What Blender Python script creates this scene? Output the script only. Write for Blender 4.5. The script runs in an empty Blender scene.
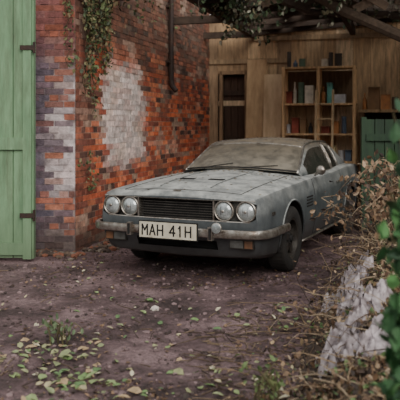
import bpy, bmesh, math, random
import numpy as np
from mathutils import Vector, Matrix, noise
random.seed(7)
R=random.random
def U(a,b): return a+(b-a)*random.random()
def L(r,g,b):
    def f(c):
        c/=255.0
        return c/12.92 if c<=.04045 else ((c+.055)/1.055)**2.4
    return (f(r),f(g),f(b))
def mixc(a,b,t): return tuple(a[i]*(1-t)+b[i]*t for i in range(3))
def sstep(a,b,x):
    t=max(0,min(1,(x-a)/(b-a))); return t*t*(3-2*t)
def nz(x,y,z=0.0): return noise.noise(Vector((x,y,z)))

# ---------------- materials
def new_mat(name):
    m=bpy.data.materials.new(name); m.use_nodes=True
    nt=m.node_tree; b=nt.nodes['Principled BSDF']
    return m,nt,b
def mat(name,c1,c2=None,scale=5,rough=.8,metal=0,bump=0,bscale=60,attr=False,var=.35,spec=None,stretch=None,grime=None):
    m,nt,b=new_mat(name); N=nt.nodes; K=nt.links
    tc=N.new('ShaderNodeTexCoord'); mp=N.new('ShaderNodeMapping')
    K.new(tc.outputs['Object'],mp.inputs[0])
    if stretch: mp.inputs['Scale'].default_value=stretch
    n=N.new('ShaderNodeTexNoise'); n.inputs['Scale'].default_value=scale; n.inputs['Detail'].default_value=7; n.inputs['Roughness'].default_value=.65
    K.new(mp.outputs[0],n.inputs['Vector'])
    r=N.new('ShaderNodeMapRange'); r.inputs[1].default_value=.32; r.inputs[2].default_value=.68
    K.new(n.outputs[0],r.inputs[0])
    mx=N.new('ShaderNodeMix'); mx.data_type='RGBA'
    K.new(r.outputs[0],mx.inputs['Factor'])
    if attr:
        a=N.new('ShaderNodeAttribute'); a.attribute_name='Col'
        lo=N.new('ShaderNodeMix'); lo.data_type='RGBA'; lo.blend_type='MULTIPLY'; lo.inputs['Factor'].default_value=1
        K.new(a.outputs['Color'],lo.inputs[6]); lo.inputs[7].default_value=(1-var,1-var,1-var,1)
        hi=N.new('ShaderNodeMix'); hi.data_type='RGBA'; hi.blend_type='MULTIPLY'; hi.inputs['Factor'].default_value=1
        K.new(a.outputs['Color'],hi.inputs[6]); hi.inputs[7].default_value=(1+var,1+var,1+var,1)
        K.new(lo.outputs[2],mx.inputs[6]); K.new(hi.outputs[2],mx.inputs[7])
    else:
        mx.inputs[6].default_value=(*c1,1); mx.inputs[7].default_value=(*(c2 or c1),1)
    out=mx.outputs[2]
    if grime:
        mp2=N.new('ShaderNodeMapping'); mp2.inputs['Scale'].default_value=(6,6,.9); K.new(tc.outputs['Object'],mp2.inputs[0])
        n4=N.new('ShaderNodeTexNoise'); n4.inputs['Scale'].default_value=2.2; n4.inputs['Detail'].default_value=9; n4.inputs['Roughness'].default_value=.75; K.new(mp2.outputs[0],n4.inputs['Vector'])
        r4=N.new('ShaderNodeMapRange'); r4.inputs[1].default_value=.45; r4.inputs[2].default_value=.72; r4.inputs[4].default_value=.75; K.new(n4.outputs[0],r4.inputs[0])
        s4=N.new('ShaderNodeSeparateXYZ'); K.new(tc.outputs['Object'],s4.inputs[0])
        z4=N.new('ShaderNodeMapRange'); z4.inputs[1].default_value=.7; z4.inputs[2].default_value=.0; z4.inputs[4].default_value=.6; K.new(s4.outputs[2],z4.inputs[0])
        ad=N.new('ShaderNodeMath'); ad.operation='MAXIMUM'; K.new(r4.outputs[0],ad.inputs[0]); K.new(z4.outputs[0],ad.inputs[1])
        m4=N.new('ShaderNodeMix'); m4.data_type='RGBA'; K.new(ad.outputs[0],m4.inputs['Factor']); K.new(out,m4.inputs[6]); m4.inputs[7].default_value=(*grime,1)
        out=m4.outputs[2]
    K.new(out,b.inputs['Base Color'])
    b.inputs['Roughness'].default_value=rough; b.inputs['Metallic'].default_value=metal
    if spec is not None: b.inputs['Specular IOR Level'].default_value=spec
    if bump:
        n2=N.new('ShaderNodeTexNoise'); n2.inputs['Scale'].default_value=bscale; n2.inputs['Detail'].default_value=5
        K.new(mp.outputs[0],n2.inputs['Vector'])
        bp=N.new('ShaderNodeBump'); bp.inputs['Strength'].default_value=bump; bp.inputs['Distance'].default_value=.02
        K.new(n2.outputs[0],bp.inputs['Height']); K.new(bp.outputs[0],b.inputs['Normal'])
    return m

def dusty(name,paint1,paint2,dust,dust_top,metal=.2,rough=.5,amount=.9,zlo=1.1,zhi=1.22,base=.1,lo=.35):
    m,nt,b=new_mat(name); N=nt.nodes; K=nt.links
    tc=N.new('ShaderNodeTexCoord')
    n=N.new('ShaderNodeTexNoise'); n.inputs['Scale'].default_value=4; n.inputs['Detail'].default_value=8; n.inputs['Roughness'].default_value=.7
    K.new(tc.outputs['Object'],n.inputs['Vector'])
    r=N.new('ShaderNodeMapRange'); r.inputs[1].default_value=.35; r.inputs[2].default_value=.65; K.new(n.outputs[0],r.inputs[0])
    p=N.new('ShaderNodeMix'); p.data_type='RGBA'; p.inputs[6].default_value=(*paint1,1); p.inputs[7].default_value=(*paint2,1); K.new(r.outputs[0],p.inputs['Factor'])
    g=N.new('ShaderNodeNewGeometry'); s=N.new('ShaderNodeSeparateXYZ'); K.new(g.outputs['Normal'],s.inputs[0])
    up=N.new('ShaderNodeMapRange'); up.inputs[1].default_value=.05; up.inputs[2].default_value=.8; up.inputs[3].default_value=base; K.new(s.outputs[2],up.inputs[0])
    n2=N.new('ShaderNodeTexNoise'); n2.inputs['Scale'].default_value=5; n2.inputs['Detail'].default_value=10; n2.inputs['Roughness'].default_value=.78
    K.new(tc.outputs['Object'],n2.inputs['Vector'])
    r2=N.new('ShaderNodeMapRange'); r2.inputs[1].default_value=.40; r2.inputs[2].default_value=.58; r2.inputs[3].default_value=lo; K.new(n2.outputs[0],r2.inputs[0])
    mu=N.new('ShaderNodeMath'); mu.operation='MULTIPLY'; K.new(up.outputs[0],mu.inputs[0]); K.new(r2.outputs[0],mu.inputs[1])
    mu2=N.new('ShaderNodeMath'); mu2.operation='MULTIPLY'; K.new(mu.outputs[0],mu2.inputs[0]); mu2.inputs[1].default_value=amount
    s2=N.new('ShaderNodeSeparateXYZ'); K.new(tc.outputs['Object'],s2.inputs[0])
    zt=N.new('ShaderNodeMapRange'); zt.inputs[1].default_value=zlo; zt.inputs[2].default_value=zhi; K.new(s2.outputs[2],zt.inputs[0])
    d=N.new('ShaderNodeMix'); d.data_type='RGBA'; d.inputs[6].default_value=(*dust,1); d.inputs[7].default_value=(*dust_top,1); K.new(zt.outputs[0],d.inputs['Factor'])
    f=N.new('ShaderNodeMix'); f.data_type='RGBA'; K.new(mu2.outputs[0],f.inputs['Factor']); K.new(p.outputs[2],f.inputs[6]); K.new(d.outputs[2],f.inputs[7])
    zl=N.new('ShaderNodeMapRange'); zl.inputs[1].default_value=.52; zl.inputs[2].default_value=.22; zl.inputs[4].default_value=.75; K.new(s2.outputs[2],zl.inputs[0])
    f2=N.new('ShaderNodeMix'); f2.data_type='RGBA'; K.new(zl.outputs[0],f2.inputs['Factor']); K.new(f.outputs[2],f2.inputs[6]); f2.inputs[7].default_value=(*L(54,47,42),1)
    K.new(f2.outputs[2],b.inputs['Base Color'])
    rr=N.new('ShaderNodeMapRange'); rr.inputs[3].default_value=rough; rr.inputs[4].default_value=.85; K.new(mu2.outputs[0],rr.inputs[0]); K.new(rr.outputs[0],b.inputs['Roughness'])
    b.inputs['Metallic'].default_value=metal
    bp=N.new('ShaderNodeBump'); bp.inputs['Strength'].default_value=.15; bp.inputs['Distance'].default_value=.01; K.new(n2.outputs[0],bp.inputs['Height']); K.new(bp.outputs[0],b.inputs['Normal'])
    return m

M_brick=mat('brick',None,scale=14,rough=.92,bump=.4,bscale=70,attr=True,var=.42,c2=None)
M_ply=mat('plywood',L(206,176,136),L(160,128,94),scale=2.5,rough=.8,stretch=(3,3,.6),bump=.1)
M_boards=mat('old_boards',None,scale=6,rough=.85,attr=True,var=.4,stretch=(4,4,.5),bump=.25,bscale=30)
M_roofw=mat('roof_timber',None,scale=6,rough=.9,attr=True,var=.4,bump=.3,bscale=30)
M_green=mat('green_paint',L(130,164,126),L(102,136,102),scale=3,rough=.7,bump=.15,bscale=25,stretch=(4,4,.6),grime=L(88,98,74))
M_greend=mat('dark_green_paint',L(42,72,44),L(26,48,32),scale=3,rough=.6,bump=.15,bscale=25,stretch=(4,4,.6))
M_leaf=mat('leaf',None,scale=20,rough=.65,attr=True,var=.3)
M_twig=mat('bark',None,scale=20,rough=.9,attr=True,var=.35,bump=.3)
M_item=mat('painted_goods',None,scale=9,rough=.6,attr=True,var=.25)
M_iron=mat('iron',L(50,44,42),L(72,52,42),scale=8,rough=.6,metal=.4,bump=.2)
M_dirtheap=mat('heap_soil',L(82,66,54),L(36,28,24),scale=9,rough=.95,bump=1,bscale=40)
M_plastic=mat('plastic_film',L(212,202,205),L(120,108,110),scale=9,rough=.4,bump=1,bscale=22)
M_stone=mat('rubble',None,scale=12,rough=.95,attr=True,var=.3,bump=.5)

def ground_mat():
    m,nt,b=new_mat('dirt'); N=nt.nodes; K=nt.links
    tc=N.new('ShaderNodeTexCoord')
    def noi(s,d=8,r=.7):
        n=N.new('ShaderNodeTexNoise'); n.inputs['Scale'].default_value=s; n.inputs['Detail'].default_value=d; n.inputs['Roughness'].default_value=r
        K.new(tc.outputs['Object'],n.inputs['Vector']); return n
    a=noi(1.5); cr=N.new('ShaderNodeValToRGB'); e=cr.color_ramp.elements
    e[0].position=.36; e[0].color=(*L(68,53,52),1); e[1].position=.64; e[1].color=(*L(166,142,144),1)
    e2=e.new(.5); e2.color=(*L(120,98,100),1); K.new(a.outputs[0],cr.inputs[0])
    c=noi(34,8,.85); cr2=N.new('ShaderNodeValToRGB'); e=cr2.color_ramp.elements
    e[0].position=.38; e[0].color=(.34,.3,.28,1); e[1].position=.6; e[1].color=(1.28,1.22,1.2,1); K.new(c.outputs[0],cr2.inputs[0])
    mx=N.new('ShaderNodeMix'); mx.data_type='RGBA'; mx.blend_type='MULTIPLY'; mx.inputs['Factor'].default_value=.9
    K.new(cr.outputs[0],mx.inputs[6]); K.new(cr2.outputs[0],mx.inputs[7]); K.new(mx.outputs[2],b.inputs['Base Color'])
    b.inputs['Roughness'].default_value=.8
    n3=noi(20,10,.8); bp=N.new('ShaderNodeBump'); bp.inputs['Strength'].default_value=1; bp.inputs['Distance'].default_value=.05
    K.new(n3.outputs[0],bp.inputs['Height']); K.new(bp.outputs[0],b.inputs['Normal'])
    return m
M_dirt=ground_mat()

# ---------------- mesh builder
class MB:
    def __init__(s): s.v=[];s.f=[];s.m=[];s.c=[]
    def add(s,vs,fs,mat=0,col=(1,1,1)):
        o=len(s.v)
        s.v+= [tuple(p) for p in vs]
        if isinstance(col,list): s.c+=col
        else: s.c+=[col]*len(vs)
        for f in fs: s.f.append([i+o for i in f]); s.m.append(mat)
    def box(s,c,size,mat=0,col=(1,1,1),M=None,ax=None):
        X,Y,Z=ax if ax else (Vector((1,0,0)),Vector((0,1,0)),Vector((0,0,1)))
        if M: X,Y,Z=M@X,M@Y,M@Z
        c=Vector(c); hx,hy,hz=[q/2 for q in size]
        vs=[c+X*(hx*a)+Y*(hy*b)+Z*(hz*d) for d in(-1,1) for b in(-1,1) for a in(-1,1)]
        fs=[(0,2,3,1),(4,5,7,6),(0,1,5,4),(2,6,7,3),(0,4,6,2),(1,3,7,5)]
        s.add(vs,fs,mat,col)
    def tube(s,pts,r,n=6,mat=0,col=(1,1,1),closed=False):
        pts=[Vector(p) for p in pts]; k=len(pts)
        rr=r if isinstance(r,(list,tuple)) else [r]*k
        vs=[];fs=[]; ref=None
        for i,p in enumerate(pts):
            if closed: t=(pts[(i+1)%k]-pts[i-1])
            else: t=(pts[min(i+1,k-1)]-pts[max(i-1,0)])
            if t.length<1e-9: t=Vector((0,0,1))
            t.normalize()
            if ref is None:
                ref=Vector((0,0,1)) if abs(t.z)<.9 else Vector((1,0,0))
            a=ref-t*ref.dot(t)
            if a.length<1e-6: a=t.orthogonal()
            a.normalize(); ref=a; bb=t.cross(a)
            for j in range(n):
                th=2*math.pi*j/n+math.pi/n
                vs.append(p+(a*math.cos(th)+bb*math.sin(th))*rr[i])
        K=k if closed else k-1
        for i in range(K):
            i2=(i+1)%k
            for j in range(n):
                fs.append((i*n+j,i*n+(j+1)%n,i2*n+(j+1)%n,i2*n+j))
        if not closed:
            fs.append(tuple(range(n-1,-1,-1))); fs.append(tuple((k-1)*n+j for j in range(n)))
        s.add(vs,fs,mat,col)
    def lathe(s,prof,c,axis='x',n=32,mat=0,col=(1,1,1)):
        vs=[];fs=[]; k=len(prof)
        for i in range(n):
            t=2*math.pi*i/n
            for (a,r) in prof:
                if axis=='x': vs.append((c[0]+a,c[1]+r*math.cos(t),c[2]+r*math.sin(t)))
                elif axis=='y': vs.append((c[0]+r*math.cos(t),c[1]+a,c[2]+r*math.sin(t)))
                else: vs.append((c[0]+r*math.cos(t),c[1]+r*math.sin(t),c[2]+a))
        for i in range(n):
            i2=(i+1)%n
            for j in range(k-1): fs.append((i*k+j,i*k+j+1,i2*k+j+1,i2*k+j))
        s.add(vs,fs,mat,col)
    def leaf(s,p,size,Rm,col,w=.32,mat=0):
        p=Vector(p)
        pts=[(0,0,0),(w*.8,.3,.06),(w*.7,.65,.05),(0,1,-.08),(-w*.7,.65,.07),(-w*.8,.3,.04),(0,.45,-.03)]
        vs=[p+Rm@(Vector(q)*size) for q in pts]
        s.add(vs,[(0,1,6),(1,2,6),(2,3,6),(3,4,6),(4,5,6),(5,0,6)],mat,col)
    def obj(s,name,mats,parent=None,smooth=False,angle=None,fix=True):
        me=bpy.data.meshes.new(name); me.from_pydata(s.v,[],s.f)
        for m in mats: me.materials.append(m)
        me.polygons.foreach_set('material_index',s.m)
        ca=me.color_attributes.new('Col','FLOAT_COLOR','POINT')
        ca.data.foreach_set('color',[x for c in s.c for x in (c[0],c[1],c[2],1)])
        if fix:
            bm=bmesh.new(); bm.from_mesh(me); bmesh.ops.recalc_face_normals(bm,faces=bm.faces); bm.to_mesh(me); bm.free()
        me.update()
        if smooth or angle:
            for p in me.polygons: p.use_smooth=True
            if angle:
                try: me.set_sharp_from_angle(angle=math.radians(angle))
                except Exception: pass
        o=bpy.data.objects.new(name,me); bpy.context.collection.objects.link(o)
        if parent: o.parent=parent
        return o
def rotm(a=None,tilt=.4):
    return (Matrix.Rotation(U(0,6.283),3,'Z')@Matrix.Rotation(random.gauss(0,tilt),3,'X')@Matrix.Rotation(random.gauss(0,tilt),3,'Y'))
def rotany():
    return (Matrix.Rotation(U(0,6.283),3,'Z')@Matrix.Rotation(U(0,6.283),3,'X')@Matrix.Rotation(U(0,6.283),3,'Y'))
def empty(name,loc=(0,0,0),rotz=0):
    e=bpy.data.objects.new(name,None); e.location=loc; e.rotation_euler=(0,0,rotz); e.empty_display_size=.2
    bpy.context.collection.objects.link(e); return e

# ---------------- camera
CH=1.47
cd=bpy.data.cameras.new('camera'); cam=bpy.data.objects.new('camera',cd); bpy.context.collection.objects.link(cam)
cam.location=(0,0,CH); cam.rotation_euler=(math.radians(90),0,0)
cd.sensor_width=36; cd.lens=63; cd.shift_y=-.1875; cd.clip_end=300
cd.dof.use_dof=True; cd.dof.focus_distance=6.6; cd.dof.aperture_fstop=2.8
bpy.context.scene.camera=cam

# ---------------- world and light
w=bpy.data.worlds.new('overcast'); bpy.context.scene.world=w; w.use_nodes=True
nt=w.node_tree; bg=nt.nodes['Background']
tc=nt.nodes.new('ShaderNodeTexCoord'); sx=nt.nodes.new('ShaderNodeSeparateXYZ'); nt.links.new(tc.outputs['Generated'],sx.inputs[0])
cr=nt.nodes.new('ShaderNodeValToRGB'); e=cr.color_ramp.elements
e[0].position=.0; e[0].color=(.13,.125,.11,1); e[1].position=.75; e[1].color=(.98,.98,.97,1)
q=e.new(.12); q.color=(.36,.36,.35,1); q=e.new(.3); q.color=(.82,.82,.82,1)
nt.links.new(sx.outputs[2],cr.inputs[0]); nt.links.new(cr.outputs[0],bg.inputs[0]); bg.inputs[1].default_value=1.05
sd=bpy.data.lights.new('sun','SUN'); sd.energy=2.3; sd.angle=math.radians(40); sd.color=(1,.95,.88)
so=bpy.data.objects.new('sun',sd); bpy.context.collection.objects.link(so); so.rotation_euler=(math.radians(58),0,math.radians(18)); so.location=(3,-3,9)

# ---------------- ground
def gz(x,y):
    return .025*nz(x*.7,y*.7)+.014*nz(x*2.5,y*2.5,4)+.011*nz(x*8,y*8,2)-.01
g=MB(); xs=np.arange(-7,8.01,.07); ys=np.arange(-3,17.01,.07)
vs=[(x,y,gz(x,y)) for y in ys for x in xs]; nx=len(xs)
g.add(vs,[(j*nx+i,j*nx+i+1,(j+1)*nx+i+1,(j+1)*nx+i) for j in range(len(ys)-1) for i in range(nx-1)])
g.obj('ground',[M_dirt],smooth=True,fix=False)

# ---------------- garage frame
O=Vector((-1.46,8.2,0)); D=Vector((.2756,.9613,0)); NV=Vector((.9613,-.2756,0)); Zv=Vector((0,0,1))
def G(u,v,z): return O+D*u+NV*v+Zv*z

WH=L(222,208,202)
def brick_run(name,o,du,dn,length,z0,z1,colfun,thick=.22,skip=0.01,seed=1,jit=.004):
    random.seed(seed); b=MB(); o=Vector(o)
    b.box(o+du*(length/2)-dn*(thick/2+.02)+Zv*((z0+z1)/2),(length,thick,z1-z0),0,L(90,80,74),ax=(du,dn,Zv))
    st=.05; nu=int(length/st)+1; nzz=int((z1-z0)/st)+1
    vs=[];cs=[]
    for j in range(nzz+1):
        for i in range(nu+1):
            u=min(i*st,length); z=min(z0+j*st,z1)
            vs.append(o+du*u+Zv*z-dn*.005); cs.append(colfun(u,z,True))
    b.add(vs,[(j*(nu+1)+i,j*(nu+1)+i+1,(j+1)*(nu+1)+i+1,(j+1)*(nu+1)+i) for j in range(nzz) for i in range(nu)],0,cs)
    row=0; z=z0
    while z<z1-.03:
        hb=(row%2)*.1125
        header=(row%5==4)
        step=.1125 if header else .225
        u=-(.056 if header else hb)
        while u<length:
            a=max(u,0)+.005; e_=min(u+step,length)-.005
            if e_-a>.03 and R()>skip:
                pr=U(-jit,jit)+(-.025 if R()<.05 else 0)
                ht=.066; c=o+du*((a+e_)/2)+dn*(pr-.03)+Zv*(z+ht/2+.004)
                base=colfun(U(a,e_),z+.03,False)
                k=U(.72,1.22); base=tuple(q*k for q in base)
                b.box(c,(e_-a,.06,ht+U(-.003,.002)),0,base,ax=(du,dn,Zv))
            u+=step
        z+=.075; row+=1
    return b.obj(name,[M_brick],fix=False)

REDS=[L(206,104,66),L(186,92,62),L(212,126,88),L(162,82,60),L(140,78,62),L(198,114,82)]
def col_left(u,z,mortar):
    n=nz(u*1.6,z*1.6,3)*.5+nz(u*5,z*5,8)*.35
    c=L(170,140,120) if mortar else random.choice(REDS)
    if not mortar and R()<.14: c=L(98,70,62)
    t=sstep(.1,.45,nz(u*1.3,z*2.0,50)); c=mixc(c,L(92,72,62),t*.5)
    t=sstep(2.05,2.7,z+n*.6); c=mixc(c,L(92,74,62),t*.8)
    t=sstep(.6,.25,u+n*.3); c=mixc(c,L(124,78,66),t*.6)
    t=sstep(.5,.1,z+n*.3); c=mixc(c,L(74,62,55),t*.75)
    uu=u-.34
    m=sstep(.40,.60,uu+n*.3)*sstep(2.1,1.65,uu+n*.7)*sstep(.8,1.02,z+n*.35)*sstep(2.38,2.05,z+n*.5)
    m*=.78+.22*sstep(-.25,.1,nz(u*4,z*4,70))
    m=m*(.97 if mortar else .93)
    c=mixc(c,WH,m)
    t=sstep(.18,.5,nz(u*2.2,z*2.2,20)); c=mixc(c,L(206,178,158),t*.45)
    return c
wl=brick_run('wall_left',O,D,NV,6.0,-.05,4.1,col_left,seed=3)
def col_pier(u,z,mortar):
    n=nz(u*6,z*2.5,33)
    c=L(138,122,120) if mortar else random.choice([L(134,94,86),L(116,88,88),L(158,98,80),L(108,90,96),L(160,104,84)])
    t=sstep(-.12,.12,n)*sstep(.1,.2,u)*sstep(2.2,1.8,z)*sstep(.5,.75,z); c=mixc(c,L(206,194,194),t*.85)
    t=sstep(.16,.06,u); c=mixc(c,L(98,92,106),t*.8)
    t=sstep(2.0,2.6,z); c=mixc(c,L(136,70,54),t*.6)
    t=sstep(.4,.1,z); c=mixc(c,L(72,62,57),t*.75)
    return c
PX=Vector((1,0,0)); PN=Vector((0,-1,0))
pier=brick_run('brick_pier',(-1.93,8.18,0),PX,PN,.47,-.05,4.1,col_pier,seed=5,jit=.006)
def col_dull(u,z,mortar):
    return L(110,96,88) if mortar else random.choice([L(120,76,62),L(100,66,58),L(132,80,62)])
brick_run('wall_front',(-5.2,8.3,0),PX,PN,3.2,-.05,4.1,col_dull,seed=6)
random.seed(11)

b=MB()
BU=6.0
def tone(lo=.8,hi=1.2,base=None):
    c=base or random.choice([L(196,166,130),L(178,148,114),L(212,186,152),L(156,130,102)])
    k=U(lo,hi); return tuple(x*k for x in c)
b.box(G(BU+.12,2.6,1.8),(5.9,.04,3.7),0,L(60,48,38),ax=(NV,D,Zv))
v=-.1
while v<5.4:
    wd=U(.22,.34)
    op=(v<.7 and v+wd>.32)
    b.box(G(BU+.0,v+wd/2,3.05 if op else 1.8),(wd-.006,.025,1.15 if op else 3.66),0,tone(),ax=(NV,D,Zv))
    v+=wd
for z in (.6,1.9,3.1): b.box(G(BU+.06,2.6,z),(5.8,.08,.1),0,tone(),ax=(NV,D,Zv))
for z,v0,v1 in ((2.72,0,1.6),(3.15,.8,5.3)): b.box(G(BU-.03,(v0+v1)/2,z),(v1-v0,.03,.09),0,tone(.6,.8),ax=(NV,D,Zv))
b.obj('wall_back',[M_boards])
b=MB()
for i in range(3): b.box(G(BU+.05,.36+i*.14,1.2),(.13,.03,2.44),0,L(70,50,38),ax=(NV,D,Zv))
for z in (.5,1.2,2.1): b.box(G(BU+.02,.5,z),(.4,.03,.09),0,L(60,44,34),ax=(NV,D,Zv))
b.lathe([(0,0),(0,.02),(.05,.025),(.06,0)],G(BU-.06,.64,1.1),axis='y',n=10,col=L(90,80,60))
b.obj('door_2',[M_boards])
b=MB()
for vv in (.25,.76): b.box(G(BU-.04,vv,1.25),(.06,.09,2.55),0,L(146,118,90),ax=(NV,D,Zv))
b.box(G(BU-.04,.5,2.5),(.57,.09,.07),0,L(146,118,90),ax=(NV,D,Zv))
b.obj('trim_1',[M_boards])
b=MB(); u=.6
while u<6.0:
    wd=U(.15,.22); b.box(G(u+wd/2,5.4,1.8),(wd-.003,.03,3.7),0,tone(.6,1.0),ax=(D,NV,Zv)); u+=wd
b.obj('wall_right',[M_boards])

def sheet(name,v,wd,h,z0,m,du,lean=.10,tz=0):
    b=MB(); Zl=(Zv+D*lean).normalized()
    b.box(G(BU-du,v,0)+Zl*(h/2)+Zv*z0,(wd,.018,h),0,(1,1,1),ax=((NV*math.cos(tz)+Zv*math.sin(tz)),D,Zl))
    return b.obj(name,[m])
M_ply2=mat('plywood_pale',L(228,204,168),L(190,160,124),scale=2.5,rough=.8,stretch=(3,3,.6))
sheet('plywood_sheet',.99,.38,2.75,0,M_ply,.42)
sheet('plywood_sheet.001',1.32,.34,2.45,0,M_ply2,.48)

sh=empty('shelving_unit',(0,0,0))
b=MB(); vs0,vs1,us=1.58,2.86,BU-.62
wc=L(214,178,134)
for vv in (vs0,(vs0+vs1)/2,vs1):
    for du in (0,.38):
        b.box(G(us+du,vv,1.27),(.055,.055,2.54),0,wc,ax=(NV,D,Zv))
lev=[.3,.8,1.3,1.85,2.52]
for z in lev: b.box(G(us+.19,(vs0+vs1)/2,z),(vs1-vs0+.06,.42,.035),0,tone(.9,1.2,wc),ax=(NV,D,Zv))
b.box(G(us+.40,(vs0+vs1)/2,2.15),(vs1-vs0,.012,.66),0,L(110,88,66),ax=(NV,D,Zv))
b.obj('frame',[M_boards],parent=sh)
cols=[L(216,208,190),L(92,108,128),L(160,78,60),L(48,48,50),L(220,204,156),L(96,118,98),L(150,116,80),L(200,200,202),L(200,138,86),L(100,76,62),L(66,58,52),L(110,180,170)]
def clutter(b,f0,f1,z,hmax,n=9):
    v=f0
    while v<f1-.05:
        k=R(); c=random.choice(cols); h=U(.1,hmax)
        if k<.4:
            wd=U(.08,.22)
            if v+wd>f1: break
            b.box(G(us+U(.1,.2),v+wd/2,z+h/2),(wd,.2,h),0,c,ax=(NV,D,Zv))
            b.box(G(us+.12,v+wd/2,z+h-.01),(wd*1.03,.22,.02),0,tuple(x*.7 for x in c),ax=(NV,D,Zv)); v+=wd+U(.01,.05)
        elif k<.75:
            r=U(.035,.07)
            if v+2*r>f1: break
            b.lathe([(0,0),(0,r),(h*.95,r),(h*.95,r*1.05),(h,r*1.05),(h,0)],G(us+U(.08,.2),v+r,z),axis='z',n=12,col=c); v+=2*r+U(.005,.04)
        else:
            r=U(.03,.045)
            if v+2*r>f1: break
            b.lathe([(0,0),(0,r),(h*.6,r),(h*.75,r*.4),(h,r*.4),(h,0)],G(us+U(.08,.2),v+r,z),axis='z',n=10,col=c); v+=2*r+U(.005,.04)
b=MB()
for z,hm in zip(lev[1:],(.3,.35,.4,.3)):
    clutter(b,vs0+.04,(vs0+vs1)/2-.04,z+.018,hm); clutter(b,(vs0+vs1)/2+.04,vs1-.04,z+.018,hm)
b.obj('stored_goods',[M_item],parent=sh)

wb=empty('workbench'); b=MB()
for vv in (3.0,4.5):
    for du in (.0,.5): b.box(G(us+du-.1,vv,.85),(.07,.07,1.7),0,L(110,88,66),ax=(NV,D,Zv))
b.box(G(us+.15,3.75,1.72),(1.64,.62,.05),0,L(180,150,114),ax=(NV,D,Zv))
b.box(G(us+.15,3.75,.6),(1.64,.6,.04),0,L(80,62,48),ax=(NV,D,Zv))
b.box(G(us+.42,3.75,1.15),(1.6,.02,1.1),0,L(52,44,36),ax=(NV,D,Zv))
b.obj('bench_frame',[M_boards],parent=wb)
b=MB(); clutter(b,3.0,4.5,1.746,.42); clutter(b,3.05,4.45,.62,.4)
b.obj('bench_clutter',[M_item],parent=wb)
b=MB()
for vv in (2.2,2.5): b.tube([G(us-.55,vv,0),G(us-.15,vv,2.1)],.022,6,col=L(206,180,142))
for i in range(7):
    t=.1+i*.13; b.tube([G(us-.55+.4*t,2.2,2.1*t),G(us-.55+.4*t,2.5,2.1*t)],.016,6,col=L(206,180,142))
b.obj('wooden_ladder',[M_boards])

# ceiling
b=MB(); dk=L(66,53,44)
def cz(v): return 3.22+.06*(v-.9)
b.box(G(3.6,.9,3.25),(5.4,.09,.16),0,dk,ax=(D,NV,Zv))
b.box(G(3.6,2.8,cz(2.8)-.1),(5.4,.09,.14),0,dk,ax=(D,NV,Zv))
b.box(G(3.6,4.6,cz(4.6)-.1),(5.4,.1,.16),0,dk,ax=(D,NV,Zv))
ang=math.atan(.06); NVt=(NV*math.cos(ang)+Zv*math.sin(ang))
for i in range(9):
    u=1.0+i*.62; b.box(G(u,3.1,cz(3.1)+.05),(4.6,.055,.11),0,tone(.7,1.2,dk),ax=(NVt,D,Zv))
v=.85
while v<5.4:
    wd=U(.13,.2); u=.95+U(0,.3)
    while u<6.05:
        ln=U(.4,1.3); ln=min(ln,6.15-u)
        if R()>(.32 if u<2.6 else (.05 if u<3.6 else .30)) and ln>.1: b.box(G(u+ln/2,v+wd/2,cz(v)+.12+U(0,.015)),(ln-.01,wd-.004,.022),0,tone(.7,1.5,dk),ax=(D,NVt,Zv))  # extra gaps added towards the rear to let daylight onto the back wall
        u+=ln
    v+=wd
for u in (1.2,3.6,5.6): b.box(G(u,.45,3.2),(1.0,.09,.12),0,dk,ax=(NV,D,Zv))
ceil=b.obj('ceiling',[M_roofw])
b=MB(); b.tube([(1.3,9.2,3.28),(1.9,9.15,2.95),(2.9,9.1,2.5),(3.45,9.1,2.35)],[.05,.07,.08,.07],8,col=L(80,66,54))
b.tube([(.75,9.6,3.3),(1.5,9.6,3.02),(2.6,9.7,3.0),(3.3,9.8,2.9)],[.03,.045,.05,.04],8,col=L(70,58,50))
for i in range(16):
    x=U(.8,3.2); p0=Vector((x,U(9.0,9.8),3.27)); b.box(p0+Vector((.1,0,-.12)),(U(.3,.9),.02,U(.06,.16)),0,random.choice([L(120,102,86),L(70,58,48),L(200,190,178)]),M=Matrix.Rotation(U(-.5,.5),3,'Y')@Matrix.Rotation(U(-.5,.5),3,'Z'))
b.obj('fallen_rafters',[M_twig],parent=ceil)
b=MB(); b.tube([G(3.35,.07,2.15),G(3.35,.07,4.05)],.045,10)
b.tube([G(3.35,.07,2.2),G(3.35,.09,2.1),G(3.35,.16,2.02)],.045,10)
for z in (2.5,3.4): b.box(G(3.35,.03,z),(.14,.1,.04),0,(1,1,1),ax=(D,NV,Zv))
b.obj('drainpipe',[M_iron])

# ---------------- green door leaf
dr=empty('door_1',(0,0,0)); b=MB(); y0=7.55; xa,xb=-3.0,-1.81
x=xa
while x<xb-.02:
    wd=min(.165,xb-x); b.box((x+wd/2,y0,1.6),(wd-.012,.03,3.12),0); x+=.165
b.box(((xa+xb)/2,y0+.012,1.6),(xb-xa,.012,3.1),0)
b.obj('planks',[M_green],parent=dr)
b=MB()
b.box((xb-.045,y0-.03,1.6),(.09,.035,3.14)); b.box((xa+.045,y0-.03,1.6),(.09,.035,3.14))
for z in (.14,1.27,2.95): b.box(((xa+xb)/2,y0-.03,z),(xb-xa-.18,.034,.13))
b.box((xb-.01,y0+.03,1.6),(.06,.09,3.14))
b.obj('rails',[M_green],parent=dr)
b=MB()
for z in (.5,2.3): b.box((xb-.04,y0-.052,z),(.16,.01,.05)); b.tube([(xb+.03,y0-.045,z-.06),(xb+.03,y0-.045,z+.06)],.014,8)
b.obj('hinges',[M_iron],parent=dr)

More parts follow.
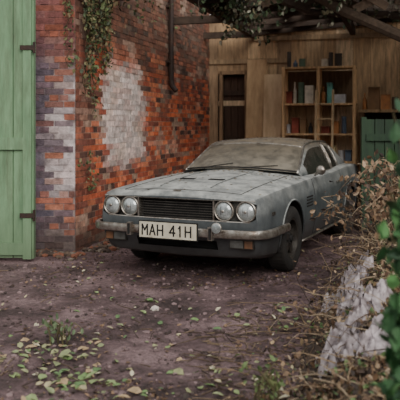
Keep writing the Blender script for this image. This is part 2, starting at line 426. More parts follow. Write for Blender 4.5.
gt=empty('garden_gate'); b=MB(); gx=2.30
for i in range(11): b.box((gx+i*.13+.065,9.75-.02*i,.80),(.124,.025,1.5))
b.obj('slats',[M_greend],parent=gt)
b=MB()
for z in (.3,1.3): b.box((gx+.71,9.61,z),(1.42,.03,.1),M=Matrix.Rotation(-.153,3,'Z'))
b.box((gx-.02,9.76,.78),(.07,.07,1.6)); b.box((gx+1.46,9.53,.78),(.07,.07,1.6))
b.obj('gate_frame',[M_greend],parent=gt)

# ================= CAR =================
YAW=math.radians(24.5); CX,CY=-.245,6.58
car=empty('car',(CX,CY,0),-YAW)
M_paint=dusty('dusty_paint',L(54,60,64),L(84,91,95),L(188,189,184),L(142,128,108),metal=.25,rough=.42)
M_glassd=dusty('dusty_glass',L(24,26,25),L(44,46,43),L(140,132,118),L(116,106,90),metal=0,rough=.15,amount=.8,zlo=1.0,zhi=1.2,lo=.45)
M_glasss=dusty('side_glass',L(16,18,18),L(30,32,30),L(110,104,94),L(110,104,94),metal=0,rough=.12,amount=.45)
M_chrome=mat('tarnished_chrome',L(192,188,180),L(112,98,86),scale=14,rough=.3,metal=.8,bump=.1)
M_dark=mat('dark_trim',L(16,16,16),L(30,27,25),scale=8,rough=.8)
M_tyre=mat('tyre_rubber',L(28,27,26),L(48,44,40),scale=10,rough=.9,bump=.2)
M_rim=mat('wheel_metal',L(78,74,68),L(44,38,34),scale=12,rough=.55,metal=.4)
M_pan=mat('lamp_panel',L(106,106,102),L(70,68,64),scale=12,rough=.6,metal=.2)
M_lens=mat('lamp_glass',L(212,218,218),L(126,132,132),scale=12,rough=.15,metal=.45)
M_amber=mat('amber_lens',L(140,98,66),L(96,70,54),scale=9,rough=.35)
M_cream=mat('number_plate_face',L(216,210,190),L(180,172,152),scale=9,rough=.6)
M_ink=mat('black_ink',L(14,14,14),rough=.6)

KEY=np.array([
[0.00,.815,.27,.775,.800],
[0.02,.832,.26,.800,.826],
[0.06,.846,.25,.812,.842],
[0.15,.858,.24,.820,.856],
[0.50,.872,.21,.842,.892],
[1.00,.886,.20,.866,.925],
[1.50,.890,.20,.882,.945],
[1.90,.890,.20,.890,.950],
[2.60,.890,.20,.895,.950],
[3.40,.895,.20,.925,.960],
[4.00,.875,.22,.920,.945],
[4.50,.825,.28,.895,.915],
[4.66,.790,.34,.870,.885],
[4.70,.760,.37,.84,.850]])
def P(y): return [np.interp(y,KEY[:,0],KEY[:,i]) for i in range(1,5)]
def bow(x): return .055*(abs(x)/.88)**2.4
def deform(x,y,z):
    f=max(0,1-y/1.3); yy=y+bow(x)*f
    if z<.46: yy+=(.46-z)*.45*max(0,1-y/.5)
    f2=max(0,(y-4.2)/.5); yy-=.10*(abs(x)/.88)**2*f2
    return (x,yy,z)
def half(y):
    hw,zb,zs,zc=P(y)
    pr=.016*sstep(.1,.4,y)*sstep(1.9,1.5,y)
    return [(.0,zb-.03),(hw*.6,zb-.02),(hw-.09,zb-.008),(hw-.045,zb+.03),(hw-.015,zb+.14),(hw,zb+.28),
            (hw-.002,zs-.19),(hw-.014,zs-.115),(hw-.022,zs-.10),(hw-.035,zs-.04),(hw-.05,zs-.012),(hw-.075,zs),(hw-.14,zs+.004),
            (hw*.72,zs+(zc-zs)*.30),(hw*.52,zs+(zc-zs)*.62),(hw*.36,zs+(zc-zs)*.78),(hw*.31,zs+(zc-zs)*.84+pr),(hw*.15,zs+(zc-zs)*.95+pr),(0,zc+pr)]
def ztop(x,y):
    h=half(y)[11:]; h=h[::-1]
    return float(np.interp(abs(x),[p[0] for p in h],[p[1] for p in h]))
def xside(y,z):
    h=half(y)[3:12]; return float(np.interp(z,[p[1] for p in h],[p[0] for p in h]))
ST=sorted(set(list(np.round(np.linspace(0,4.7,64),4))+[0.02,.04,.06,.1,.15,4.66]))
bm=bmesh.new(); rings=[]
for y in ST:
    h=half(y); ring=[bm.verts.new(deform(x,y,z)) for x,z in h]+[bm.verts.new(deform(-x,y,z)) for x,z in h[-2:0:-1]]
    rings.append(ring)
n=len(rings[0])
for a,c in zip(rings,rings[1:]):
    for j in range(n): bm.faces.new((a[j],a[(j+1)%n],c[(j+1)%n],c[j]))
H=len(half(0))
for ri,y in ((0,0.0),(-1,4.7)):
    ring=rings[ri]; h=half(y); rows=[]
    K=16
    for i in range(H):
        x,z=h[i]
        if i in(0,H-1): rows.append([ring[i]]); continue
        row=[]
        for k in range(K+1):
            t=-1+2*k/K
            if k==0: row.append(ring[n-i])
            elif k==K: row.append(ring[i])
            else: row.append(bm.verts.new(deform(x*t,y,z)))
        rows.append(row)
    for r0,r1 in zip(rows,rows[1:]):
        if len(r0)==1:
            for k in range(K): bm.faces.new((r0[0],r1[k],r1[k+1]))
        elif len(r1)==1:
            for k in range(K): bm.faces.new((r0[k],r0[k+1],r1[0]))
        else:
            for k in range(K): bm.faces.new((r0[k],r0[k+1],r1[k+1],r1[k]))
bmesh.ops.recalc_face_normals(bm,faces=bm.faces)
me=bpy.data.meshes.new('body'); bm.to_mesh(me); bm.free()
me.materials.append(M_paint); me.materials.append(M_dark)
body=bpy.data.objects.new('body_tmp',me); bpy.context.collection.objects.link(body)
cutters=[]
def cutter(verts,faces):
    m=bpy.data.meshes.new('cut'); m.from_pydata(verts,[],faces); m.materials.append(M_paint); m.materials.append(M_dark)
    b2=bmesh.new(); b2.from_mesh(m); bmesh.ops.recalc_face_normals(b2,faces=b2.faces); b2.to_mesh(m); b2.free()
    for p in m.polygons: p.material_index=1
    o=bpy.data.objects.new('cut',m); bpy.context.collection.objects.link(o); cutters.append(o)
WR=.325; WZ=.325; WY=(.93,3.54)
for wy in WY:
    for sgn in(-1,1):
        vs=[];N_=40; r=.385
        for xx in (.58*sgn,1.2*sgn):
            for i in range(N_):
                t=2*math.pi*i/N_; vs.append((xx,wy+r*math.cos(t),WZ+.01+r*.98*math.sin(t)))
        fs=[tuple(range(N_)),tuple(range(N_,2*N_))]+[(i,(i+1)%N_,N_+(i+1)%N_,N_+i) for i in range(N_)]
        cutter(vs,fs)
vs=[];fs=[];Q=24; W=.802
z0,z1=.583,.782
cols_=[-W+2*W*i/Q for i in range(Q+1)]
for x in cols_:
    e_=max(0,(abs(x)-(W-.06))/.06); dz=.035*(1-math.sqrt(max(0,1-e_*e_)))
    for (dy,zz) in ((-.2,z0+dz),(.10,z0+dz),(.10,z1-dz),(-.2,z1-dz)):
        vs.append((x,bow(x)+dy,zz))
for i in range(Q):
    for j in range(4): fs.append((i*4+j,i*4+(j+1)%4,(i+1)*4+(j+1)%4,(i+1)*4+j))
fs+=[(0,1,2,3),(Q*4,Q*4+1,Q*4+2,Q*4+3)]
cutter(vs,fs)
vs=[(x,y,z) for x in(-.42,.42) for y in(-.1,.16) for z in(.315,.40)]
cutter(vs,[(0,1,3,2),(4,6,7,5),(0,4,5,1),(2,3,7,6),(0,2,6,4),(1,5,7,3)])
for c in cutters:
    md=body.modifiers.new('b','BOOLEAN'); md.object=c; md.operation='DIFFERENCE'; md.solver='EXACT'
dg=bpy.context.evaluated_depsgraph_get(); dg.update()
me2=bpy.data.meshes.new_from_object(body.evaluated_get(dg)); me2.name='body'
for c in cutters: bpy.data.objects.remove(c)
bpy.data.objects.remove(body)
for p in me2.polygons: p.use_smooth=True
try: me2.set_sharp_from_angle(angle=math.radians(32))
except Exception: pass
body=bpy.data.objects.new('body',me2); bpy.context.collection.objects.link(body); body.parent=car

GK=np.array([
[1.60,.925,.695,.72],
[1.80,1.012,.672,.735],
[2.00,1.102,.643,.75],
[2.18,1.182,.615,.76],
[2.27,1.214,.603,.762],
[2.38,1.236,.595,.765],
[2.60,1.252,.59,.768],
[2.90,1.258,.585,.77],
[3.20,1.250,.58,.765],
[3.45,1.225,.572,.75],
[3.80,1.155,.56,.72],
[4.15,1.055,.55,.68],
[4.45,.950,.54,.62],
[4.58,.900,.53,.58]])
def GP(y): return [float(np.interp(y,GK[:,0],GK[:,i])) for i in (1,2,3)]
def gdef(x,y,z):
    f=sstep(2.7,1.6,y); return (x,y+.34*x*x*f-.06*f,z)
def ghalf(y):
    zt,ht,hb=GP(y); zb=.86
    pts=[]
    for t in (0,.12,.35,.6,.85,.96):
        pts.append((hb+(ht-hb)*t+.025*math.sin(math.pi*t),zb+(zt-zb)*t))
    pts.append((ht-.012,zt+.006))
    for t in (.9,.72,.5,.25,0): pts.append((ht*t,zt+.006+.045*(1-t*t)))
    return pts
GS=sorted(set(list(np.round(np.linspace(1.6,4.58,46),3))+[2.22,2.27,2.32,2.95,3.05,1.86]))
b=MB(); rows=[]
for y in GS:
    h=ghalf(y); rows.append([gdef(x,y,z) for x,z in h]+[gdef(-x,y,z) for x,z in h[-2::-1]])
m_=len(rows[0]); flat=[p for r in rows for p in r]
for i in range(len(rows)-1):
    ym=(GS[i]+GS[i+1])/2
    for j in range(m_-1):
        jj=min(j,m_-2-j)
        side=jj<5
        if side: mt=2 if (1.84<ym<2.98 and 1<=jj<=3) or (3.05<ym<3.42 and 1<=jj<=3 ) else 0
        else: mt=1 if (ym<2.2 and jj>=6) or (ym>3.4 and ym<4.5 and jj>=6) else 0
        b.add([flat[i*m_+j],flat[i*m_+j+1],flat[(i+1)*m_+j+1],flat[(i+1)*m_+j]],[(0,1,2,3)],mt)
gh=b.obj('greenhouse',[M_paint,M_glassd,M_glasss],parent=car,fix=False)
bmx=bmesh.new(); bmx.from_mesh(gh.data); bmesh.ops.remove_doubles(bmx,verts=bmx.verts,dist=.0005)
bmesh.ops.holes_fill(bmx,edges=[e for e in bmx.edges if e.is_boundary],sides=0)
bmesh.ops.recalc_face_normals(bmx,faces=bmx.faces); bmx.to_mesh(gh.data); bmx.free()
for p in gh.data.polygons: p.use_smooth=True
try: gh.data.set_sharp_from_angle(angle=math.radians(35))
except Exception: pass

b=MB()
for s in(-1,1):
    b.tube([gdef(s*(GP(y)[1]-.004),y,GP(y)[0]+.004) for y in np.linspace(1.6,3.4,26)],.014,8,0)
    b.tube([gdef(s*(ghalf(y)[1][0]+.004),y,ghalf(y)[1][1]) for y in np.linspace(1.84,3.42,20)],.009,6,0)
    for yy in (2.98,3.05): b.tube([gdef(s*(x+.003),yy,z) for x,z in ghalf(yy)[1:6]],.010,6,0)
    b.tube([gdef(s*(x+.003),3.42,z) for x,z in ghalf(3.42)[1:6]],.010,6,0)
for yy,r in((1.62,.012),(2.21,.011)):
    h=ghalf(yy)[6:]
    b.tube([gdef(x,yy,z+.003) for x,z in h]+[gdef(-x,yy,z+.003) for x,z in h[-2::-1]],r,6,1 if yy<2 else 0)
b.obj('window_trim',[M_chrome,M_dark],parent=car,smooth=True)
b=MB()
for x0 in(-.42,.10):
    pts=[]
    for t in (0,.4,1):
        y=1.60+.10*t; x=x0+.36*t
        zt,ht,hb=GP(max(y,1.6)); tt=min(1,abs(x)/ht)
        p=gdef(x,y,zt+.006+.045*(1-tt*tt)+.012); pts.append(p)
    b.tube(pts,.005,5)
b.obj('wipers',[M_dark],parent=car)

b=MB()
def line(pts): b.tube(pts,.0045,5)
for s in(-1,1):
    line([deform(s*.62,y,ztop(.62,y)) for y in np.linspace(.13,1.62,20)])
    for yy in (1.72,3.02):
        zz=np.linspace(.27,P(yy)[2]-.015,12); line([deform(s*(xside(yy,z)),yy,z) for z in zz])
    line([deform(s*xside(y,.27),y,.27) for y in np.linspace(1.72,3.02,8)])
line([deform(x,.13,ztop(x,.13)) for x in np.linspace(-.62,.62,20)])
b.obj('panel_gaps',[M_dark],parent=car)

b=MB()
for s in(-1,1):
    for wy in WY:
        pts=[]
        for i in range(25):
            t=math.radians(-14+208*i/24); yy=wy+.385*math.cos(t); zz=WZ+.01+.377*math.sin(t)
            pts.append(deform(s*(xside(yy,zz)-.001),yy,zz))
        b.tube(pts,.011,6,0)
    b.tube([deform(s*(xside(y,.215)+.004),y,.235) for y in np.linspace(1.34,3.14,10)],.014,6,1)
b.obj('arch_lips',[M_paint,M_chrome],parent=car,smooth=True)
b=MB()
for s in(-1,1):
    for k in range(4):
        z=.60+.032*k; b.tube([deform(s*(xside(y,z)+.001),y,z) for y in np.linspace(1.40,1.62,4)],.009,5,0)
    b.tube([(s*(xside(2.85,.77)+.022),2.72,.775),(s*(xside(2.85,.77)+.028),2.80,.775),(s*(xside(2.85,.77)+.022),2.90,.775)],.012,6,1)
    b.box((s*(xside(.30,.62)+.0),.36,.64),(.012,.08,.03),2)
b.obj('side_fittings',[M_dark,M_chrome,M_rim],parent=car)
b=MB()
b.tube([(.85,1.85,.90),(.92,1.83,.945)],.012,6); b.lathe([(-.03,0),(-.03,.045),(.0,.055),(.03,.04),(.045,0)],(.93,1.82,.965),axis='y',n=16)
b.obj('door_mirror',[M_chrome],parent=car,smooth=True)

b=MB()
for s in(-1,1):
    vs=[]
    for i in range(9):
        x=s*(.395+.39*i/8)
        vs+=[(x,bow(x)+.075,.59),(x,bow(x)+.075,.775)]
    b.add(vs,[(2*i,2*i+2,2*i+3,2*i+1) for i in range(8)],0)
    x=s*.395; b.box((x,bow(x)+.055,.683),(.012,.09,.186),1)
b.obj('headlamp_panels',[M_pan,M_chrome],parent=car,fix=False)
b=MB()
for k in range(8):
    z=.600+k*.0235; b.tube([(x,bow(x)+.035,z) for x in np.linspace(-.39,.39,13)],.004,5,2)
for x in np.linspace(-.35,.35,7): b.box((x,bow(x)+.055,.683),(.006,.01,.18),0)
b.tube([(x,bow(x)+.012,.779) for x in np.linspace(-.79,.79,21)],.007,5,1)
b.tube([(x,bow(x)+.012,.586) for x in np.linspace(-.79,.79,21)],.007,5,1)
b.obj('grille',[M_dark,M_chrome,M_rim],parent=car)
b=MB()
for x in(-.705,-.495,.495,.705):
    y=bow(x)+.02; z=.683; k=1.06
    b.lathe([(.05,.088*k),(.0,.094*k),(-.014,.090*k),(-.016,.082*k),(-.004,.077*k),(.004,.076*k)],(x,y,z),axis='y',n=32,mat=0)
    b.lathe([(.004,.077*k),(-.012,.066*k),(-.024,.046),(-.031,.02),(-.033,0)],(x,y,z),axis='y',n=32,mat=1)
    b.lathe([(-.0335,.014),(-.036,.012),(-.037,0)],(x,y,z),axis='y',n=12,mat=0)
    for dx in (-.045,-.022,.022,.045):
        hh=math.sqrt(.07**2-dx*dx); b.tube([(x+dx,y-.002-.033*(1-(dx*dx+(q*hh)**2)/.0059),z+q*hh) for q in(-1,-.5,0,.5,1)],.0016,4,2)
b.obj('headlamps',[M_chrome,M_lens,M_rim],parent=car,smooth=True)

b=MB(); path=[]
for x,y in ((-.925,.62),(-.925,.35),(-.918,.2),(-.89,.07),(-.83,.0)): path.append((x,y))
for x in np.linspace(-.76,.76,17): path.append((x,bow(x)-.075))
for x,y in ((.83,.0),(.89,.07),(.918,.2),(.925,.35),(.925,.62)): path.append((x,y))
prof=[(-.02,-.036),(.004,-.040),(.02,-.030),(.028,0),(.02,.030),(.004,.040),(-.02,.036)]
vs=[];fs=[];k=len(prof)
for i,(x,y) in enumerate(path):
    a=Vector(path[max(i-1,0)]); c=Vector(path[min(i+1,len(path)-1)]); t=(c-a).normalized(); nn=Vector((t.y,-t.x))
    for o_,z in prof: vs.append((x+nn.x*o_,y+nn.y*o_,.485+z))
for i in range(len(path)-1):
    for j in range(k): fs.append((i*k+j,i*k+(j+1)%k,(i+1)*k+(j+1)%k,(i+1)*k+j))
fs+=[tuple(range(k)),tuple((len(path)-1)*k+j for j in range(k))]
b.add(vs,fs,0)
for s in(-1,1):
    x=s*.42; b.box((x,bow(x)-.105,.488),(.045,.05,.12),0); b.box((x,bow(x)-.134,.488),(.02,.012,.10),1)
    b.box((s*.5,.0,.48),(.05,.16,.04),1)
b.obj('front_bumper',[M_chrome,M_dark],parent=car,angle=40)
b=MB(); path=[(-.91,4.1),(-.90,4.45),(-.85,4.68),(-.6,4.76),(0,4.79),(.6,4.76),(.85,4.68),(.90,4.45),(.91,4.1)]
b.tube([(x,y,.50) for x,y in path],.038,8); b.obj('rear_bumper',[M_chrome],parent=car,smooth=True)
b=MB()
for s in(-1,1):
    x=s*.66; y=bow(x)+.045
    b.box((x,y,.385),(.235,.05,.085),2); b.box((x-s*.045,y-.028,.385),(.125,.012,.066),0); b.box((x+s*.07,y-.028,.385),(.075,.012,.066),1)
b.obj('indicator_lamps',[M_pan,M_amber,M_rim],parent=car)
b=MB()
b.lathe([(.05,0),(.03,.04),(0,.052),(-.012,.05),(-.014,.044)],(.49,-.13,.545),axis='y',n=20,mat=0)
b.lathe([(-.014,.045),(-.022,.02),(-.024,0)],(.49,-.13,.545),axis='y',n=20,mat=1)
b.tube([(.49,-.10,.545),(.49,-.06,.51)],.01,6,0)
b.obj('fog_lamp',[M_chrome,M_lens],parent=car,smooth=True)
b=MB(); b.box((-.0,-.125,.495),(.61,.014,.165),1); b.box((-.0,-.134,.495),(.588,.008,.145),0)
b.box((-.2,-.105,.49),(.04,.05,.04),1); b.box((.2,-.105,.49),(.04,.05,.04),1)
b.obj('number_plate',[M_cream,M_dark],parent=car)
# plate characters drawn as strokes
b=MB()
GL={'M':[[(0,0),(0,1),(.5,.45),(1,1),(1,0)]],'A':[[(0,0),(.5,1),(1,0)],[(.2,.35),(.8,.35)]],'H':[[(0,0),(0,1)],[(1,0),(1,1)],[(0,.5),(1,.5)]],
    '4':[[(.75,0),(.75,1),(0,.32),(1,.32)]],'1':[[(.25,.8),(.5,1),(.5,0)]]}
cw,ch,x=.054,.092,-.262
for ch_ in 'MAH 41H':
    if ch_==' ': x+=.045; continue
    for st_ in GL[ch_]:
        for p,q in zip(st_,st_[1:]):
            a=Vector((x+p[0]*cw,-.139,.495+(p[1]-.5)*ch)); c=Vector((x+q[0]*cw,-.139,.495+(q[1]-.5)*ch))
            d=(c-a); ln=d.length; d.normalize(); n_=d.cross(Vector((0,1,0)))
            b.box((a+c)/2,(ln+.011,.004,.0135),0,ax=(d,Vector((0,1,0)),n_))
    x+=cw+.0265
b.obj('plate_characters',[M_ink],parent=car)
b=MB()
b.box((0,.07,ztop(0,.07)+.006),(.07,.03,.012),1)
for s in(-1,1):
    for k in range(3): b.box((s*.16,.62+.028*k,ztop(.16,.62)+.004+.001*k),(.16,.012,.008),0)
for s in(-1,1): b.tube([(s*.27,y,ztop(.27,y)+.004) for y in np.linspace(.25,1.45,12)],.006,5,2)
b.obj('bonnet_fittings',[M_dark,M_chrome,M_paint],parent=car)
for i,(sx_,wy) in enumerate([(s,w_) for w_ in WY for s in(1,-1)]):
    b=MB(); cx=sx_*.785; c=(cx,wy,WZ)
    def pf(pr): return [(a*sx_,r) for a,r in pr]
    b.lathe(pf([(-.09,.20),(-.1,.24),(-.1,.29),(-.085,.315),(-.06,.325),(.06,.325),(.085,.315),(.1,.29),(.1,.24),(.088,.205),(.07,.198)]),c,n=40,mat=0)
    b.lathe(pf([(.07,.2),(.086,.205),(.082,.190),(.05,.182),(.02,.178),(-.02,.176)]),c,n=40,mat=1)
    b.lathe(pf([(.01,.18),(.012,.10),(.05,.075),(.066,.06),(.07,.035),(.085,.03),(.09,0)]),c,n=40,mat=2)
    for k in range(5):
        t=2*math.pi*k/5+.3; X=Vector((sx_,0,0)); Rr=Vector((0,math.cos(t),math.sin(t))); T=X.cross(Rr)
        b.box(Vector(c)+X*.045+Rr*.125,(.022,.125,.062),1,ax=(X,(Rr+X*-.12).normalized(),T))
        b.tube([Vector(c)+X*.06+Rr*.05,Vector(c)+X*.075+Rr*.05],.008,6,1)
    for k in range(44):
        t=2*math.pi*k/44; Rr=Vector((0,math.cos(t),math.sin(t))); X=Vector((1,0,0)); b.box(Vector(c)+Rr*.3235,(.15,.006,.018),0,ax=(X,Rr,X.cross(Rr)))
    b.obj('wheel_%d'%(i+1),[M_tyre,M_rim,M_dark],parent=car,angle=35)
b=MB(); b.box((0,2.2,.24),(1.1,3.6,.08)); b.tube([(.3,.6,.22),(.3,4.6,.22)],.03,8); b.tube([(-.7,.93,.32),(.7,.93,.32)],.03,8); b.tube([(-.7,3.54,.32),(.7,3.54,.32)],.04,8)
b.obj('chassis',[M_dark],parent=car)
b=MB()
for i in range(220):
    x=U(-.8,.8); y=U(.1,1.5)
    if R()<.65: y=U(1.3,1.6)
    z=ztop(x,y)+.004; p=deform(x,y,z)
    b.leaf(p,U(.015,.04),rotm(tilt=.2),random.choice([L(120,100,76),L(90,72,54),L(140,126,98)]))
for i in range(160):
    x=U(-.55,.55); y=U(2.3,3.3); zt,ht,hb=GP(y); t=abs(x)/ht
    if t>.95: continue
    b.leaf(gdef(x,y,zt+.055-.045*t*t),U(.015,.035),rotm(tilt=.2),random.choice([L(110,90,66),L(84,66,50)]))
b.obj('fallen_leaves',[M_leaf],parent=car,fix=False)

# ================= litter =================
random.seed(21)
BR=[L(98,74,56),L(70,54,43),L(124,98,74),L(54,43,37)]
PALE=[L(170,160,124),L(148,150,108),L(190,182,156),L(132,140,100),L(166,142,108)]
GRN=[L(104,130,78),L(88,114,72),L(130,146,96)]
lit=empty('leaf_litter'); b=MB()
def ok(x,y):
    return (x-O.x)*NV.x+(y-O.y)*NV.y>.05 or y<7.4
for i in range(14000):
    y=3.0+8*R()**1.4; x=U(-.33,.33)*y*1.0
    if not ok(x,y) : continue
    dens=.07+.65*sstep(0.05,.4,nz(x*1.3,y*1.3,9)); pale=.10
    if y>6.3: dens+=.3
    if x>.1 and y<5.8: dens+=.5*sstep(.0,.6,x); pale=.08
    if x<-.5 and y<5.2: dens+=.12; pale=.26
    if y<4: dens+=.12
    if R()>dens: continue
    k=R(); c=random.choice(BR) if k>pale else (random.choice(PALE) if k<pale*.8 else random.choice(GRN))
    b.leaf((x,y,gz(x,y)+.008),U(.012,.045)*(1.3 if k<pale else 1),rotm(tilt=.35),c,w=U(.25,.45))
for cx,cy,rx,n_ in ((-.92,4.45,.22,55),(-.75,4.0,.2,35),(-1.2,4.5,.25,22),(-.15,4.2,.3,12),(-.4,5.2,.7,20),(-.75,5.8,.5,16),(.2,3.8,.3,22),(-.5,3.6,.3,20),(.6,5.4,.3,14)):
    for i in range(n_):
        x=random.gauss(cx,rx*.6); y=random.gauss(cy,rx*.8)
        b.leaf((x,y,gz(x,y)+.015),U(.04,.09),rotm(tilt=.3),random.choice(PALE+GRN),w=U(.3,.45))
b.obj('leaves',[M_leaf],parent=lit,fix=False)
b=MB()
for i in range(520):
    k=R()
    if k<.75: y=U(3.3,5.4); x=U(.0,1.4)*y/4.2
    else: y=U(3.2,8); x=U(-.3,.3)*y
    if not ok(x,y): continue
    a=U(0,6.28); ln=U(.05,.3); z=gz(x,y)+.006
    p=[Vector((x,y,z))]
    for j in range(3):
        a+=U(-.4,.4); p.append(p[-1]+Vector((math.cos(a),math.sin(a),U(-.05,.07)))*ln/3)
    b.tube(p,[.004,.004,.003,.002],4,col=random.choice([L(90,74,60),L(64,51,42),L(120,102,82)]))
b.obj('twigs',[M_twig],parent=lit)
def lump(b,c,r,col):
    bm=bmesh.new(); bmesh.ops.create_icosphere(bm,subdivisions=1,radius=1)
    s=(U(.7,1.3),U(.7,1.3),U(.4,.8)); off=U(0,50)
    vs=[Vector(c)+Vector((v.co.x*s[0],v.co.y*s[1],v.co.z*s[2]))*r*(1+.35*nz(v.co.x+off,v.co.y,v.co.z)) for v in bm.verts]
    fs=[tuple(v.index for v in f.verts) for f in bm.faces]; b.add(vs,fs,0,col); bm.free()
b=MB()
for i in range(1100):
    x=U(-1,1.); y=U(3.3,7.5); x=x*y*.32; r=U(.006,.024)
    if not ok(x,y): continue
    lump(b,(x,y,gz(x,y)+r*.2),r,random.choice([L(110,92,92),L(78,64,62),L(128,108,108),L(60,48,46)]))
lump(b,(-.36,5.6,gz(-.36,5.6)+.01),.05,L(210,202,190))
b.obj('pebbles',[M_stone],parent=lit)
b=MB()
for i in range(300):
    r=U(.012,.055)
    if R()<.7:
        u=U(.0,1.7); v=abs(random.gauss(.0,.18))+.08; p=G(u,v,0)
    else: p=Vector((U(-1.9,-1.35),8.08-abs(random.gauss(0,.16)),0))
    lump(b,(p.x,p.y,gz(p.x,p.y)+r*.3),r,random.choice([L(96,80,68),L(70,57,50),L(124,80,62),L(110,100,90)]))
b.obj('brick_rubble',[M_stone])

# ================= debris heap (right) =================
RIDGE=[(.78,3.3,.20,.38),(1.02,3.8,.30,.44),(1.22,4.4,.44,.47),(1.40,5.1,.52,.45),(1.60,5.8,.56,.42),(1.93,6.6,.54,.42),(2.45,7.5,.45,.42)]
def hz(x,y):
    s=0
    for k in range(len(RIDGE)-1):
        a=RIDGE[k]; c=RIDGE[k+1]; A=Vector(a[:2]); B=Vector(c[:2]); t=max(0,min(1,(Vector((x,y))-A).dot(B-A)/(B-A).length_squared))
        d=(Vector((x,y))-(A+(B-A)*t)).length; h=a[2]+(c[2]-a[2])*t; r=a[3]+(c[3]-a[3])*t
        s=max(s,h*math.exp(-(d/r)**2*1.6))
    return s+.06*s*nz(x*5,y*5)*3+.03*nz(x*12,y*12)*min(1,s*6)
heap=empty('debris_heap')
b=MB(); xs=np.arange(.1,3.4,.05); ys=np.arange(2.7,8.3,.05); nx=len(xs)
b.add([(x,y,gz(x,y)-.04+hz(x,y)) for y in ys for x in xs],[(j*nx+i,j*nx+i+1,(j+1)*nx+i+1,(j+1)*nx+i) for j in range(len(ys)-1) for i in range(nx-1)])
b.obj('soil_mound',[M_dirtheap],parent=heap,smooth=True,fix=False)
def hs(x,y): return gz(x,y)-.04+max(hz(x,y),.03)
FILMS=[(1.10,5.45,.20,.34,-.3,.17,3.3),(1.16,5.1,.18,.26,.4,.15,21.),(1.02,4.75,.13,.24,-.5,.12,31.),(1.05,4.35,.20,.26,.3,.15,9.1),(.86,4.15,.20,.24,-.4,.15,44.),(.95,3.86,.20,.22,.2,.13,15.7),(.76,3.9,.13,.18,.9,.10,52.),(1.28,5.6,.14,.22,.1,.12,61.)]
def on_film(x,y):
    return any(abs(x-f[0])<f[2]*.40 and abs(y-f[1])<f[3]*.40 for f in FILMS)
b=MB(); lf=MB()
TW=[L(120,100,80),L(82,66,52),L(150,128,102),L(60,49,41),L(160,142,118)]
def ridge_pt(t):
    k=min(int(t*(len(RIDGE)-1)),len(RIDGE)-2); f=t*(len(RIDGE)-1)-k; a=RIDGE[k]; c=RIDGE[k+1]
    return a[0]+(c[0]-a[0])*f,a[1]+(c[1]-a[1])*f
for i in range(1300):
    t=R()**.9*.97; x,y=ridge_pt(t); x+=random.gauss(-.06,.25); y+=random.gauss(0,.15)
    if on_film(x,y) and R()<.8: continue
    z=hs(x,y); ln=U(.12,.5) if y<5.3 else U(.2,.7)
    d=Vector((random.gauss(0,1),random.gauss(0,1),U(.0,1.2 if y>5.2 else .7))).normalized()
    p=[Vector((x,y,z-.02))]
    for j in range(5):
        d=(d+Vector((random.gauss(0,.28),random.gauss(0,.28),random.gauss(-.12,.2)))).normalized(); q=p[-1]+d*ln/5
        q.z=max(q.z,hs(q.x,q.y)+.005)
        p.append(q)
    r=U(.002,.007); c=random.choice(TW); b.tube(p,[r*(1-.13*j) for j in range(6)],4,col=c)
    for j in range(2,6):
        if R()<.45: lf.leaf(p[j],U(.02,.05),rotany(),random.choice(BR+BR+[L(150,124,94),L(168,144,116)]),w=U(.25,.42))
for i in range(7500):
    x,y=ridge_pt(R()); x+=random.gauss(-.04,.28); y+=random.gauss(0,.14)
    if on_film(x,y) and R()<.9: continue
    k=R(); c=random.choice(BR+BR+[L(150,128,98),L(170,150,126)]) if k<.86 else random.choice(GRN)
    lf.leaf((x,y,hs(x,y)+U(0,.04)),U(.02,.055),rotm(tilt=.7),c,w=U(.25,.45))
for st,en,hh in (((1.9,6.3),(1.15,6.0),1.0),((2.0,6.5),(1.35,6.1),1.15),((1.8,6.2),(1.5,5.6),.95),((2.3,7.0),(1.75,6.6),1.15),((1.7,6.0),(1.0,5.9),.8),((2.1,6.6),(1.5,6.4),1.2),((1.9,6.4),(2.2,6.0),1.1),((1.7,5.8),(1.25,5.3),.95),((1.9,6.0),(1.6,5.2),1.05),((1.6,5.6),(1.2,5.6),.85),((1.7,5.9),(1.4,5.5),1.0),((1.9,6.1),(1.6,5.9),1.1)):
    p=[]
    for j in range(9):
        t=j/8; x=st[0]+(en[0]-st[0])*t; y=st[1]+(en[1]-st[1])*t; z0_=hs(*st)-.05; z=z0_+(hh-z0_)*math.sin(t*2.2)*.95
        p.append(Vector((x+U(-.02,.02),y,z)))
    b.tube(p,[.009-.0008*j for j in range(9)],5,col=random.choice(TW))
    for j in range(1,9):
        for q in range(9):
            c0=p[j]+Vector((U(-.09,.09),U(-.09,.09),U(-.12,.06)))
            lf.leaf(c0,U(.03,.07),rotany(),random.choice(BR+[L(150,124,98),L(130,104,80),L(170,146,120)]),w=.38)
        if R()<.8: b.tube([p[j],p[j]+Vector((U(-.15,.15),U(-.1,.1),U(-.12,.12)))],.003,4,col=random.choice(TW))
b.obj('bramble_stems',[M_twig],parent=heap); lf.obj('withered_leaves',[M_leaf],parent=heap,fix=False)

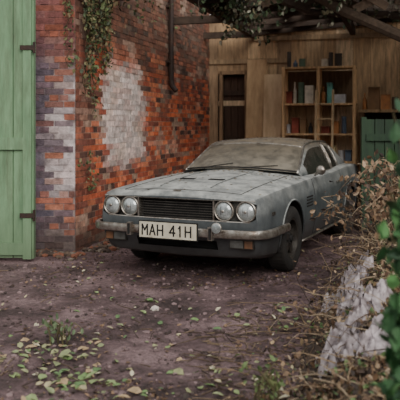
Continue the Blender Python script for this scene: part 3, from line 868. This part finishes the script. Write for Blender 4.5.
def film(b,cx,cy,sx,sy,rot,amp,seed):
    n1,n2=44,44; vs=[]
    for j in range(n2):
        for i in range(n1):
            a=(i/(n1-1)-.5); c=(j/(n2-1)-.5)
            wob=1+.9*nz(c*4,seed,1); lx=a*sx*wob+.06*nz(c*5,seed,5); ly=c*sy*(1+.5*nz(a*4,seed,8))
            lx+=.05*nz(a*8,c*8,seed+3); ly+=.05*nz(a*8,c*8,seed+7)
            x=cx+lx*math.cos(rot)-ly*math.sin(rot); y=cy+lx*math.sin(rot)+ly*math.cos(rot)
            rid=(.40-abs(nz(a*3+seed,c*3,seed))*1.5)+(.3-abs(nz(a*7,c*7,seed+2)))*1.4+(.3-abs(nz(a*14,c*14,seed+4)))*.8
            rr=math.sqrt(a*a+c*c)+.12*nz(a*4,c*4,seed+9); edge=sstep(.5,.3,rr)
            z=hs(x,y)+.03*edge+amp*max(-.15,rid)*edge-.05*(1-edge)
            vs.append((x,y,z))
    b.add(vs,[(j*n1+i,j*n1+i+1,(j+1)*n1+i+1,(j+1)*n1+i) for j in range(n2-1) for i in range(n1-1)])
for k,a in enumerate(FILMS):
    b=MB(); a=list(a); a[2]*=1.35; a[3]*=1.35; film(b,*a); b.obj('plastic_sheet'+('' if k==0 else '.%03d'%k),[M_plastic],fix=False,angle=25)

# ================= living plants =================
def stemmed(name,base,n,center,rad,lc,ls,nl,seed,w=.36):
    random.seed(seed); e_=empty(name); b=MB(); lf=MB()
    for i in range(n):
        p0=Vector(base)+Vector((U(-.08,.08),U(-.1,.1),0)); p0.z=gz(p0.x,p0.y)-.02
        t=Vector(center)+Vector((random.gauss(0,.45)*rad[0],random.gauss(0,.45)*rad[1],random.gauss(.1,.5)*rad[2]))
        pts=[]
        for j in range(7):
            s=j/6; pts.append(p0.lerp(t,s)+Vector((0,0,.12*math.sin(s*3.14)))+Vector((U(-.015,.015),U(-.015,.015),0)))
        b.tube(pts,[.006*(1-.1*j) for j in range(7)],5,col=L(92,84,58))
        for q in range(nl):
            s=U(.25,1); k=min(5,int(s*6)); p=pts[k].lerp(pts[k+1],s*6-k) if k<6 else pts[-1]
            lf.leaf(p+Vector((U(-.04,.04),U(-.04,.04),U(-.03,.03))),U(*ls),rotany(),random.choice(lc),w=w)
    b.obj('stems',[M_twig],parent=e_); lf.obj('leaves',[M_leaf],parent=e_,fix=False)
GG=[L(60,102,58),L(46,84,48),L(80,126,70),L(38,70,42)]
stemmed('leafy_shrub',(.81,2.45,0),64,(.775,2.4,.66),(.17,.22,.6),GG,(.05,.09),34,31)
stemmed('leafy_shrub.001',(2.0,5.4,0),28,(1.95,5.5,.9),(.3,.3,.4),[L(46,78,44),L(36,62,38),L(64,96,58)],(.04,.08),26,32)
stemmed('nettle_clump',(.36,3.70,0),9,(.36,3.70,.06),(.2,.2,.07),[L(100,118,72),L(84,102,62),L(126,134,90)],(.03,.055),7,33)
stemmed('nettle_clump.001',(-.98,4.75,0),7,(-.98,4.75,.04),(.2,.2,.05),[L(96,112,80),L(80,98,68)],(.03,.05),6,34)
random.seed(41)
iv=empty('ivy'); b=MB(); lf=MB()
IC=[L(92,104,64),L(70,84,52),L(124,118,82),L(104,90,62),L(58,66,46)]
for i in range(20):
    u=U(-.1,.7); z=3.4; p=[]; zend=U(1.9,2.9)
    if i<4: u=U(.1,.35); zend=U(1.45,1.8)
    while z>zend:
        p.append(G(u,.05+.02*R(),z) if u>.0 else Vector((-1.46+u*.9,8.11,z))); u+=U(-.06,.06); z-=.09
    b.tube(p,.005,4,col=L(84,70,52))
    for q in p:
        for k in range(6 if q.z>2.1 else 4):
            lf.leaf(q+NV*U(0.02,.10)+D*U(-.07,.07)+Zv*U(-.06,.06)-Vector((0,U(0,.06),0)),U(.03,.07),rotany(),random.choice(IC),w=.4)
for i in range(420):
    u=abs(random.gauss(.6,1.2)); z=3.3+random.gauss(.1,.25); lf.leaf(G(u,U(.06,.25),z),U(.04,.09),rotany(),random.choice(IC),w=.4)
for u0,z0_ in ((.22,1.05),(.3,.8)):
    for k in range(26): lf.leaf(G(u0+random.gauss(0,.07),U(.03,.1),z0_+random.gauss(0,.08)),U(.03,.06),rotany(),random.choice(IC),w=.4)
b.obj('stems',[M_twig],parent=iv); lf.obj('leaves',[M_leaf],parent=iv,fix=False)
rc=empty('roof_creeper'); b=MB(); lf=MB()
for i in range(64):
    u=U(.85,3.0); v=U(1.0,4.6); p=[G(u,v,cz(v)+U(.0,.2))]; dd=Vector((random.gauss(0,.5),-.3,-.5)); ln=U(.15,.75)
    for j in range(6):
        dd+=Vector((random.gauss(0,.3),random.gauss(0,.2),-.15)); p.append(p[-1]+dd.normalized()*ln/6)
    b.tube(p,.004,4,col=L(60,50,40))
    for q in p:
        for k in range(5): lf.leaf(q+Vector((U(-.1,.1),U(-.1,.1),U(-.08,.08))),U(.04,.09),rotany(),random.choice([L(66,82,54),L(50,62,42),L(98,92,68),L(84,104,72),L(150,148,130)]),w=.4)
b.obj('stems',[M_twig],parent=rc); lf.obj('leaves',[M_leaf],parent=rc,fix=False)
print('done')
